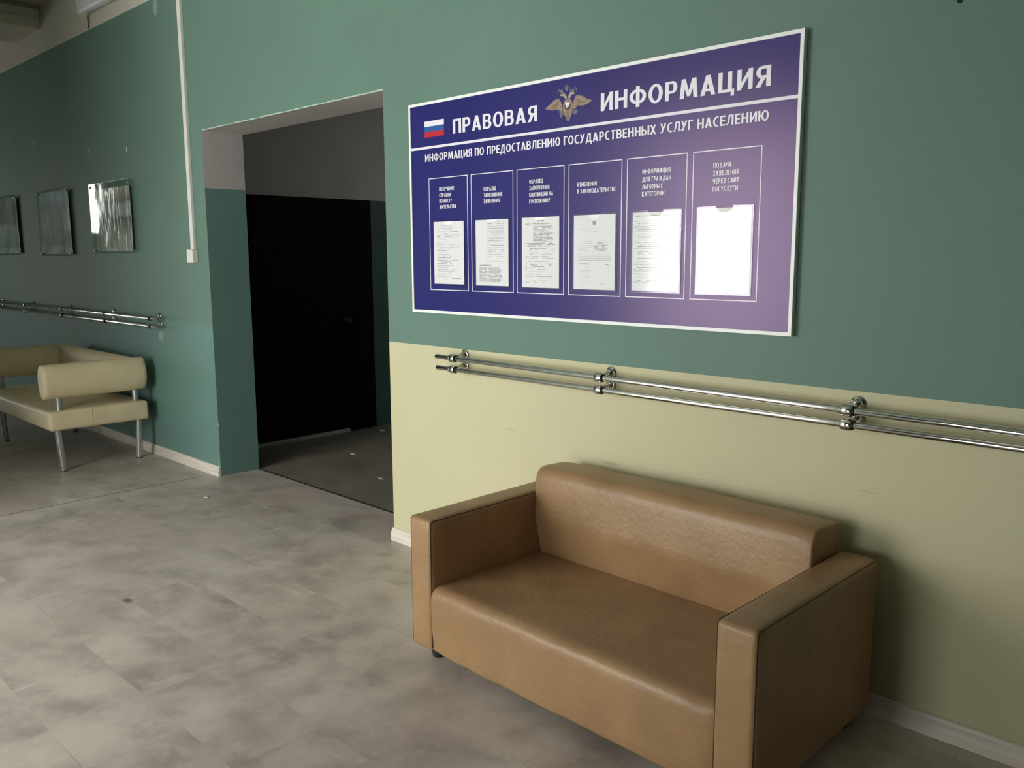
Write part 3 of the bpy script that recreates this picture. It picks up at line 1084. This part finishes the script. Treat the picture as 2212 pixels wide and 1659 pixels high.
# flag: three printed stripes
fx0, fx1, fz0, fz1 = -3.1535, -3.017, 2.046, 2.119
hh = (fz1 - fz0) / 3
flag = None
for i, (mm, nm) in enumerate(((M['print_white'], 'white'), (M['print_blue'], 'blue'), (M['print_red'], 'red'))):
    bm = bmesh.new()
    box(bm, fx0, fx1, -0.0208, -0.0199, fz1 - hh * (i + 1), fz1 - hh * i)
    if flag is None:
        flag = on_board('flag', bm, mm)
    else:
        st = on_board('flag_stripe', bm, mm, flag)
        st['label'] = nm + ' stripe of the printed flag'

# double-headed eagle emblem
EM = {
    'lwing': [(-2.399, 2.091), (-2.39, 2.092), (-2.38, 2.097), (-2.363, 2.106), (-2.346, 2.116), (-2.331, 2.121), (-2.32, 2.12), (-2.318, 2.114), (-2.308, 2.103), (-2.303, 2.094), (-2.3, 2.074), (-2.305, 2.069), (-2.316, 2.071), (-2.324, 2.078), (-2.336, 2.078), (-2.356, 2.078), (-2.37, 2.081), (-2.385, 2.085)],
    'rwing': [(-2.15, 2.091), (-2.16, 2.096), (-2.174, 2.1), (-2.187, 2.108), (-2.206, 2.117), (-2.225, 2.121), (-2.233, 2.12), (-2.239, 2.111), (-2.243, 2.102), (-2.249, 2.096), (-2.249, 2.079), (-2.242, 2.07), (-2.236, 2.07), (-2.225, 2.082), (-2.206, 2.079), (-2.19, 2.079), (-2.174, 2.082), (-2.161, 2.087)],
    'body': [(-2.283, 2.116), (-2.264, 2.114), (-2.255, 2.104), (-2.249, 2.091), (-2.249, 2.067), (-2.253, 2.052), (-2.258, 2.049), (-2.263, 2.035), (-2.273, 2.025), (-2.28, 2.034), (-2.288, 2.05), (-2.296, 2.054), (-2.3, 2.073), (-2.299, 2.091), (-2.295, 2.104)],
    'lneck': [(-2.287, 2.115), (-2.278, 2.119), (-2.283, 2.128), (-2.29, 2.135), (-2.301, 2.137), (-2.313, 2.134), (-2.316, 2.129), (-2.31, 2.128), (-2.303, 2.128), (-2.298, 2.125), (-2.291, 2.118)],
    'rneck': [(-2.273, 2.118), (-2.264, 2.113), (-2.26, 2.12), (-2.256, 2.125), (-2.248, 2.128), (-2.24, 2.127), (-2.239, 2.131), (-2.243, 2.134), (-2.254, 2.137), (-2.264, 2.136), (-2.268, 2.129), (-2.272, 2.123)],
    'crownc': [(-2.291, 2.158), (-2.289, 2.163), (-2.283, 2.164), (-2.282, 2.171), (-2.279, 2.17), (-2.278, 2.164), (-2.272, 2.162), (-2.269, 2.156), (-2.272, 2.149), (-2.277, 2.143), (-2.283, 2.143), (-2.288, 2.151)],
    'crownl': [(-2.315, 2.138), (-2.318, 2.146), (-2.311, 2.151), (-2.305, 2.155), (-2.299, 2.148), (-2.297, 2.14), (-2.295, 2.138), (-2.305, 2.139)],
    'crownr': [(-2.266, 2.14), (-2.262, 2.147), (-2.254, 2.149), (-2.248, 2.146), (-2.241, 2.143), (-2.24, 2.136), (-2.243, 2.135), (-2.254, 2.137)],
    'lribbon': [(-2.33, 2.146), (-2.321, 2.156), (-2.314, 2.151), (-2.316, 2.143), (-2.319, 2.146), (-2.321, 2.15), (-2.326, 2.144), (-2.324, 2.134), (-2.327, 2.136)],
    'rribbon': [(-2.245, 2.151), (-2.238, 2.156), (-2.232, 2.151), (-2.227, 2.148), (-2.229, 2.136), (-2.232, 2.138), (-2.232, 2.145), (-2.237, 2.152), (-2.241, 2.149), (-2.24, 2.144), (-2.243, 2.145)],
    'lsword': [(-2.321, 2.071), (-2.3, 2.068), (-2.299, 2.057), (-2.303, 2.05), (-2.308, 2.044), (-2.314, 2.048), (-2.315, 2.057)],
    'rorb': [(-2.245, 2.068), (-2.231, 2.068), (-2.223, 2.062), (-2.224, 2.055), (-2.236, 2.048), (-2.242, 2.051), (-2.247, 2.057)],
    'rider': [(-2.288, 2.092), (-2.286, 2.098), (-2.28, 2.101), (-2.272, 2.101), (-2.264, 2.097), (-2.262, 2.091), (-2.268, 2.09), (-2.264, 2.081), (-2.269, 2.082), (-2.273, 2.087), (-2.276, 2.085), (-2.275, 2.08), (-2.28, 2.079), (-2.284, 2.084), (-2.281, 2.089)]}
bm = bmesh.new()
poly_plate(bm, EM['body'], -0.0210)
emblem = on_board('eagle_emblem', bm, M['gold'])
for nm, key, mm, yy in (('wing', 'lwing', 'gold', -0.0212), ('wing', 'rwing', 'gold', -0.0212), ('neck', 'lneck', 'gold_pale', -0.0213),
                        ('neck', 'rneck', 'gold_pale', -0.0213), ('crown', 'crownc', 'gold_dull', -0.0212), ('crown', 'crownl', 'gold_dull', -0.0215),
                        ('crown', 'crownr', 'gold_dull', -0.0215), ('ribbon', 'lribbon', 'gold_dull', -0.0211), ('ribbon', 'rribbon', 'gold_dull', -0.0211),
                        ('sceptre', 'lsword', 'gold_dull', -0.0208), ('orb', 'rorb', 'gold_dull', -0.0208)):
    bm = bmesh.new()
    poly_plate(bm, EM[key], yy)
    on_board(nm, bm, M[mm], emblem)
bm = bmesh.new()
poly_plate(bm, [(-2.2755 + 0.0155 * math.cos(t), 2.0865 + 0.0165 * math.sin(t)) for t in [2 * PI * i / 24 for i in range(24)]], -0.0217)
on_board('shield', bm, M['maroon'], emblem)
bm = bmesh.new()
poly_plate(bm, EM['rider'], -0.0224)
on_board('shield_figure', bm, M['print_white'], emblem)
# feather lines on both wings and the tail
bm = bmesh.new()
for s in (-1, 1):
    for i in range(6):
        xa, za = -2.2755 + s * (0.045 + 0.004 * i), 2.112 - 0.003 * i
        xb, zb = -2.2755 + s * (0.058 + 0.0115 * i), 2.081 + 0.0022 * i
        poly_plate(bm, [(xa - 0.0008, za), (xa + 0.0008, za), (xb + 0.0012, zb), (xb - 0.0004, zb)], -0.0217)
for dx in (-0.007, 0.0, 0.007):
    poly_plate(bm, [(-2.2745 + dx - 0.0008, 2.066), (-2.2745 + dx + 0.0008, 2.066), (-2.2735 + dx * 0.4 + 0.0006, 2.036), (-2.2735 + dx * 0.4 - 0.0006, 2.036)], -0.0217)
fl_ = on_board('feather_lines', bm, mat('dark_gold_print', (0.11, 0.075, 0.05), 0.5), emblem)

# six bordered columns with headings and clear pockets
COLS = [(-3.131, -2.864), (-2.842, -2.578), (-2.5575, -2.2905), (-2.268, -2.0015), (-1.979, -1.713), (-1.690, -1.424)]
ZT, ZBT = 1.8585, 1.337
PAP = [(-3.098, -2.890, 1.367, 1.656), (-2.811, -2.606, 1.365, 1.655), (-2.5255, -2.315, 1.363, 1.656), (-2.237, -2.028, 1.362, 1.656), (-1.947, -1.738, 1.364, 1.656), (-1.660, -1.453, 1.364, 1.659)]
HEAD = [(['ПОЛУЧЕНИЕ', 'СПРАВКИ', 'ПО МЕСТУ', 'ЖИТЕЛЬСТВА'], -3.0565, [1.797, 1.7695, 1.7425, 1.715], 0.117, 3),
        (['ОБРАЗЕЦ', 'ЗАПОЛНЕНИЯ', 'ЗАЯВЛЕНИЯ'], -2.7595, [1.781, 1.7545, 1.728], 0.115, 1),
        (['ОБРАЗЕЦ', 'ЗАПОЛНЕНИЯ', 'КВИТАНЦИИ НА', 'ГОСПОШЛИНУ'], -2.484, [1.796, 1.769, 1.742, 1.715], 0.133, 2),
        (['ИЗМЕНЕНИЯ', 'В ЗАКОНОДАТЕЛЬСТВЕ'], -2.223, [1.768, 1.7415], 0.193, 1),
        (['ИНФОРМАЦИЯ', 'ДЛЯ ГРАЖДАН', 'ЛЬГОТНЫХ', 'КАТЕГОРИИ'], -1.908, [1.7965, 1.7685, 1.7415, 1.715], 0.124, 0),
        (['ПОДАЧА', 'ЗАЯВЛЕНИЯ', 'ЧЕРЕЗ САЙТ', 'ГОСУСЛУГИ'], -1.6075, [1.797, 1.77, 1.7435, 1.716], 0.101, 1)]
ORD = ('leftmost', 'second', 'third', 'fourth', 'fifth', 'rightmost')
LW = 0.0034
for i, (x0, x1) in enumerate(COLS):
    bm = bmesh.new()
    o4 = [(x0, ZBT), (x1, ZBT), (x1, ZT), (x0, ZT)]
    i4 = [(x0 + LW, ZBT + LW), (x1 - LW, ZBT + LW), (x1 - LW, ZT - LW), (x0 + LW, ZT - LW)]
    vo, vi, wo, wi = [[bm.verts.new((px, yy, pz)) for px, pz in q] for q, yy in ((o4, -0.0207), (i4, -0.0207), (o4, -0.0199), (i4, -0.0199))]
    for k in range(4):
        j = (k + 1) % 4
        bm.faces.new((vo[k], vo[j], vi[j], vi[k]))
        bm.faces.new((vo[k], wo[k], wo[j], vo[j]))
        bm.faces.new((vi[k], vi[j], wi[j], wi[k]))
    on_board('column_border', bm, M['print_white'])
    lines, hx, zs, wd, ref = HEAD[i]
    bm = bmesh.new()
    tmp = bmesh.new()
    sx = write(tmp, lines[ref], hx, zs[ref], 0.0165, width=wd, gap=0.12)
    tmp.free()
    for ln, z in zip(lines, zs):
        write(bm, ln, hx, z, 0.0165, sx=sx, gap=0.12)
    on_board('heading_lettering', bm, M['print_white'])
    # clear pocket with a thumb notch in its top edge
    px0, px1, pz0, pz1 = PAP[i]
    ox0, ox1, oz0, oz1 = px0 - 0.006, px1 + 0.008, pz0 - 0.007, pz1 + 0.006
    cx = (ox0 + ox1) / 2
    out = [(ox0, oz0), (ox1, oz0), (ox1, oz1)]
    out += [(cx + 0.034 * math.cos(t), oz1 + 0.002 - 0.024 * math.sin(t)) for t in [PI * k / 12 for k in range(13)]]
    out += [(ox0, oz1)]
    bm = bmesh.new()
    poly_plate(bm, out, -0.0262, 0.0018)
    pk = on_board('acrylic_pocket', bm, M['acrylic'])
    pk['label'] = 'clear acrylic pocket, %s on the board' % ORD[i]
    bm = bmesh.new()
    poly_plate(bm, [(ox0, oz0), (ox1, oz0), (ox1, oz1), (ox1 - 0.0025, oz1), (ox1 - 0.0025, oz0 + 0.003), (ox0 + 0.0025, oz0 + 0.003), (ox0 + 0.0025, oz1), (ox0, oz1)], -0.0244, 0.0045)
    on_board('pocket_edge', bm, M['acrylic'], pk)

# ------------------------------------------------------------------ sheets in the pockets
PLAB = ['leftmost white sheet on the blue board, covered in short grey print lines',
        'second white sheet from the left, a form with a blank left column and dense foot',
        'third white sheet from the left, dense ragged print with blank boxes on its left',
        'fourth white sheet from the left, a letter with small crest and stamp',
        'fifth white sheet from the left, rows of pale print across the full width',
        'rightmost white sheet on the blue board, almost blank']
rnd = random.Random(11)


def printed_row(bm, x0, x1, z, h, fill=0.8, y=-0.0233):
    x = x0
    while x < x1 - 0.002:
        w = min(rnd.uniform(0.006, 0.028), x1 - x)
        if rnd.random() < fill:
            quad(bm, [(x, y, z), (x + w, y, z), (x + w, y, z + h), (x, y, z + h)])
        x += w + rnd.uniform(0.0015, 0.004)


for i, (x0, x1, z0, z1) in enumerate(PAP):
    bm = bmesh.new()
    box(bm, x0, x1, -0.0232, -0.0226, z0, z1)
    o = link('paper_sheet', bm, M['paper'])
    tag(o, PLAB[i], 'paper sheet', 'sheets in the board pockets')
    W_ = x1 - x0
    bm = bmesh.new()
    bp = bmesh.new()
    z = z1 - 0.02
    if i == 0:
        while z > z0 + 0.02:
            a = x0 + (0.05 if z > z1 - 0.035 else 0.024)
            printed_row(bm if rnd.random() < 0.3 else bp, a, x1 - rnd.uniform(0.02, 0.11), z, 0.0028)
            z -= rnd.choice((0.0065, 0.0075, 0.011))
    elif i == 1:
        quad(bp, [(x0 + 0.077, -0.0233, z0 + 0.1), (x0 + 0.0785, -0.0233, z0 + 0.1), (x0 + 0.0785, -0.0233, z1 - 0.01), (x0 + 0.077, -0.0233, z1 - 0.01)])
        z = z1 - 0.012
        while z > z0 + 0.10:
            printed_row(bm if rnd.random() < 0.3 else bp, x0 + 0.082, x1 - 0.028, z, 0.0026, 0.85)
            z -= rnd.choice((0.0055, 0.007, 0.010))
        printed_row(bm, x0 + 0.025, x0 + 0.1, z0 + 0.088, 0.004)
        z = z0 + 0.078
        while z > z0 + 0.012:
            printed_row(bm, x0 + 0.022, x0 + 0.074, z, 0.003, 0.95)
            printed_row(bm, x0 + 0.082, x1 - rnd.uniform(0.025, 0.06), z, 0.003, 0.95)
            z -= 0.0055
    elif i == 2:
        printed_row(bm, x0 + 0.09, x1 - 0.085, z1 - 0.018, 0.006)
        z = z1 - 0.028
        while z > z0 + 0.02:
            t = (z1 - z) / (z1 - z0)
            a = x0 + (0.066 if 0.1 < t < 0.36 else 0.045 if 0.42 < t < 0.55 else 0.02)
            printed_row(bm if t < 0.4 else (bm if rnd.random() < 0.45 else bp), a, x1 - rnd.uniform(0.02, 0.075), z, 0.003, 0.9 if t < 0.45 else 0.6)
            z -= 0.0058 if t < 0.4 else rnd.choice((0.0065, 0.009, 0.013))
    elif i == 3:
        cx, cz = x0 + 0.105, z1 - 0.032
        poly_plate(bm, [(cx - 0.009, cz + 0.008), (cx + 0.009, cz + 0.008), (cx + 0.008, cz - 0.004), (cx, cz - 0.011), (cx - 0.008, cz - 0.004)], -0.0235, 0.0003)
        printed_row(bp, x0 + 0.03, x1 - 0.035, z1 - 0.056, 0.0022)
        printed_row(bp, x0 + 0.07, x1 - 0.07, z1 - 0.068, 0.0022)
        for k in range(6):
            printed_row(bp, x0 + 0.03, x0 + 0.10, z1 - 0.105 - 0.008 * k, 0.0022, 0.7)
        for k in range(7):
            w = 0.035 * math.sqrt(max(0.05, 1 - ((k - 3) / 3.6) ** 2))
            printed_row(bm, x0 + 0.14 - w, x0 + 0.14 + w, z1 - 0.112 - 0.005 * k, 0.0028, 0.85)
        for k in range(4):
            printed_row(bp, x0 + 0.03, x1 - 0.02, z1 - 0.158 - 0.007 * k, 0.0024, 0.95)
        printed_row(bm, x0 + 0.03, x0 + 0.08, z0 + 0.10, 0.003)
        printed_row(bm, x1 - 0.05, x1 - 0.02, z0 + 0.098, 0.003)
        for k in range(6):
            printed_row(bp, x0 + 0.03, x0 + 0.09, z0 + 0.085 - 0.012 * k, 0.0018, 0.8)
        printed_row(bp, x1 - 0.07, x1 - 0.02, z0 + 0.022, 0.0018)
    elif i == 4:
        printed_row(bm, x0 + 0.015, x1 - 0.02, z1 - 0.015, 0.0035, 0.95)
        z = z1 - 0.034
        while z > z0 + 0.02:
            q = rnd.random()
            printed_row(bm if q < 0.35 else bp, x0 + (0.008 if q > 0.4 else 0.025), x1 - rnd.uniform(0.02, 0.09), z, 0.0026, 0.85)
            z -= rnd.choice((0.0065, 0.008, 0.010))
    else:
        printed_row(bp, x0 + 0.018, x0 + 0.026, z1 - 0.018, 0.0025, 1)
        for k in range(4):
            printed_row(bp, x0 + 0.01, x0 + 0.016, z1 - 0.05 - 0.016 * k, 0.0022, 1)
        printed_row(bp, x0 + 0.02, x0 + 0.05, z0 + 0.032, 0.0016, 1)
    a = link('printed_lines', bm, M['ink'], o) if len(bm.faces) else bm.free()
    b = link('pale_printed_lines', bp, M['ink_pale'], o) if len(bp.faces) else bp.free()

# ------------------------------------------------------------------ framed photographs on the far wall
P3 = photo_material('crumpled_sepia_photo', [(0.0, (0.84, 0.80, 0.76)), (0.3, (0.66, 0.62, 0.57)), (0.5, (0.20, 0.18, 0.18)), (0.56, (0.72, 0.68, 0.76)), (0.72, (0.80, 0.76, 0.82)), (0.78, (0.40, 0.33, 0.28)), (1.0, (0.88, 0.82, 0.74))],
                    (0.30, 0.27, 0.25), (0.94, 0.93, 0.89), 1.54, 2.03, 0.5)  # pale tones carry the glare of the crumpled gloss in the colour
P2 = photo_material('dark_parade_photo', [(0.0, (0.52, 0.64, 0.60)), (0.12, (0.44, 0.52, 0.49)), (0.18, (0.17, 0.20, 0.20)), (0.5, (0.34, 0.37, 0.36)), (0.75, (0.17, 0.21, 0.20)), (0.85, (0.36, 0.50, 0.62)), (1.0, (0.48, 0.62, 0.68))],
                    (0.05, 0.055, 0.055), (0.66, 0.70, 0.70), 1.51, 2.09, 0.10, 20, 0.35, 0.35)
P1 = photo_material('green_lawn_photo', [(0.0, (0.80, 0.88, 0.78)), (0.1, (0.75, 0.84, 0.72)), (0.12, (0.40, 0.50, 0.40)), (0.48, (0.58, 0.68, 0.56)), (0.55, (0.11, 0.085, 0.075)), (0.8, (0.15, 0.11, 0.10)), (0.92, (0.22, 0.25, 0.22))],
                    (0.12, 0.14, 0.12), (0.85, 0.92, 0.80), 1.53, 2.10, 0.08, 14, 0.4, 0.35)
PICS = [('wall_photograph', 'crumpled sepia group photograph under clear acrylic, nearest the white trunking', -7.315, -6.500, 1.528, 2.078, P3, (-7.256, -6.549, 1.546, 2.029)),
        ('wall_photograph', 'dark blue-grey parade photograph under acrylic, middle one of the three', -8.577, -7.790, 1.512, 2.090, P2, (-8.56, -7.81, 1.53, 2.07)),
        ('wall_photograph', 'photograph with pale green lower half under acrylic, cut by left picture edge', -9.98, -9.17, 1.528, 2.098, P1, (-9.96, -9.19, 1.54, 2.08))]
for nm, lab, x0, x1, z0, z1, pm, pr in PICS:
    ox, oz = (x0 + x1) / 2, (z0 + z1) / 2
    t = thing(nm, lab, 'photograph', (ox, 0, oz), 0, 'photographs on the green wall')
    bm = bmesh.new()
    nx, nz = 24, 14
    rows = []
    for a in range(nz + 1):
        row = []
        for b in range(nx + 1):
            u, v = b / nx, a / nz
            x = pr[0] + (pr[1] - pr[0]) * u
            z = pr[2] + (pr[3] - pr[2]) * v
            y = -0.022 + 0.005 * noise.noise(Vector((x * 6, z * 3, 0.3))) + 0.002 * noise.noise(Vector((x * 17, z * 7, 2)))
            row.append(bm.verts.new((x - ox, y, z - oz)))
        rows.append(row)
    for A, B_ in zip(rows, rows[1:]):
        for b in range(nx):
            bm.faces.new((A[b], A[b + 1], B_[b + 1], B_[b]))
    link('print', bm, pm, t, 60)
    bm = bmesh.new()
    box(bm, x0 - ox, x1 - ox, -0.034, -0.031, z0 - oz, z1 - oz)
    link('acrylic_sheet', bm, M['acrylic_edge'], t)
    for sx in (x0 + 0.035, x1 - 0.035):
        for sz in (z0 + 0.022, z1 - 0.028):
            bm = bmesh.new()
            lathe(bm, [(0, 0.006), (0.034, 0.006), (0.0345, 0.011), (0.039, 0.011), (0.041, 0.007)], (sx - ox, 0, sz - oz), (0, -1, 0), 14)
            link('standoff_screw', bm, M['steel'], t, 40)

# short pale strips left above the photographs
TS = [('furthest left', -9.29, 2.578, 0.052), ('second from left', -8.62, 2.531, 0.06), ('third from left', -7.327, 2.345, 0.034), ('nearest the white trunking', -6.597, 2.291, 0.042)]
for nm, x, z, h in TS:
    bm = bmesh.new()
    box(bm, x - 0.007, x + 0.007, -0.003, 0.0, z - h / 2, z + h / 2, 0.001)
    o = link('tape_scrap', bm, M['white_plastic'])
    tag(o, 'short pale vertical tape scrap above the photographs, ' + nm, 'tape scrap', 'tape scraps above the photographs')

# ------------------------------------------------------------------ white cable trunking
tr = thing('cable_trunking', 'white plastic cable trunking running down the green wall beside the doorway', 'cable trunking', (-5.555, 0, 1.46))
bm = bmesh.new()
box(bm, -0.058, -0.014, -0.022, 0, 0.085, CEIL - 1.46, 0.003)
link('trunking', bm, M['white_plastic'], tr)
bm = bmesh.new()
box(bm, -0.082, 0.004, -0.042, 0, 0.0, 0.088, 0.005)
link('junction_box', bm, M['white_plastic'], tr)

# ------------------------------------------------------------------ wall lamp and its cable
lp = thing('wall_lamp', 'white tube lamp fixed to the pale band below the ceiling, switched off', 'lamp', (-6.5, 0, 3.385))
bm = bmesh.new()
cushion(bm, -0.60, 0.60, -0.085, -0.02, -0.05, 0.05, r=0.024, n=8)
link('diffuser', bm, M['lamp_white'], lp, 50)
for s in (-1, 1):
    bm = bmesh.new()
    cushion(bm, min(s * 0.60, s * 0.628), max(s * 0.60, s * 0.628), -0.09, -0.016, -0.054, 0.054, r=0.0135, n=4)
    link('end_cap', bm, M['white_plastic'], lp, 50)
bm = bmesh.new()
box(bm, -0.58, 0.58, -0.02, 0, -0.03, 0.03)
link('mounting_plate', bm, M['white_plastic'], lp)
bm = bmesh.new()
tube(bm, (-0.63, -0.008, -0.14), (-0.625, -0.012, -0.03), 0.006, n=8)
link('cable', bm, M['cable'], lp, 50)
bm = bmesh.new()
tube(bm, (-0.62, -0.012, 0.04), (-0.615, -0.008, 0.22), 0.005, n=8)
link('cable', bm, M['cable'], lp, 50)

# ------------------------------------------------------------------ flakes on the floor
FL = [('small pale plaster flake on the grey floor in front of the doorway jamb', -5.0, -0.31, 0.03)]
LOB = [(-5.3, 1.02, 0.03), (-4.55, 0.72, 0.035), (-4.35, 0.82, 0.025), (-4.2, 0.66, 0.03), (-5.85, 1.72, 0.05), (-4.55, 0.95, 0.02)]


def flake(x, y, s, seed):
    r = random.Random(seed)
    bm = bmesh.new()
    n = 7
    pts = [(x + s * (0.6 + 0.5 * r.random()) * math.cos(2 * PI * i / n), y + 0.5 * s * (0.6 + 0.5 * r.random()) * math.sin(2 * PI * i / n)) for i in range(n)]
    A = [bm.verts.new((p[0], p[1], 0.0)) for p in pts]
    B_ = [bm.verts.new((x + (p[0] - x) * 0.85, y + (p[1] - y) * 0.85, 0.004)) for p in pts]
    bm.faces.new(list(reversed(A)))
    bm.faces.new(B_)
    for i in range(n):
        bm.faces.new((A[i], A[(i + 1) % n], B_[(i + 1) % n], B_[i]))
    return link('plaster_flake', bm, M['flake'])


for i, (lab, x, y, s) in enumerate(FL):
    tag(flake(x, y, s, i), lab, 'plaster flake')
for i, (x, y, s) in enumerate(LOB):
    tag(flake(x, y, s, 20 + i), 'small pale plaster flake lying on the dark lobby floor beyond the doorway', 'plaster flake', 'plaster flakes on the lobby floor')
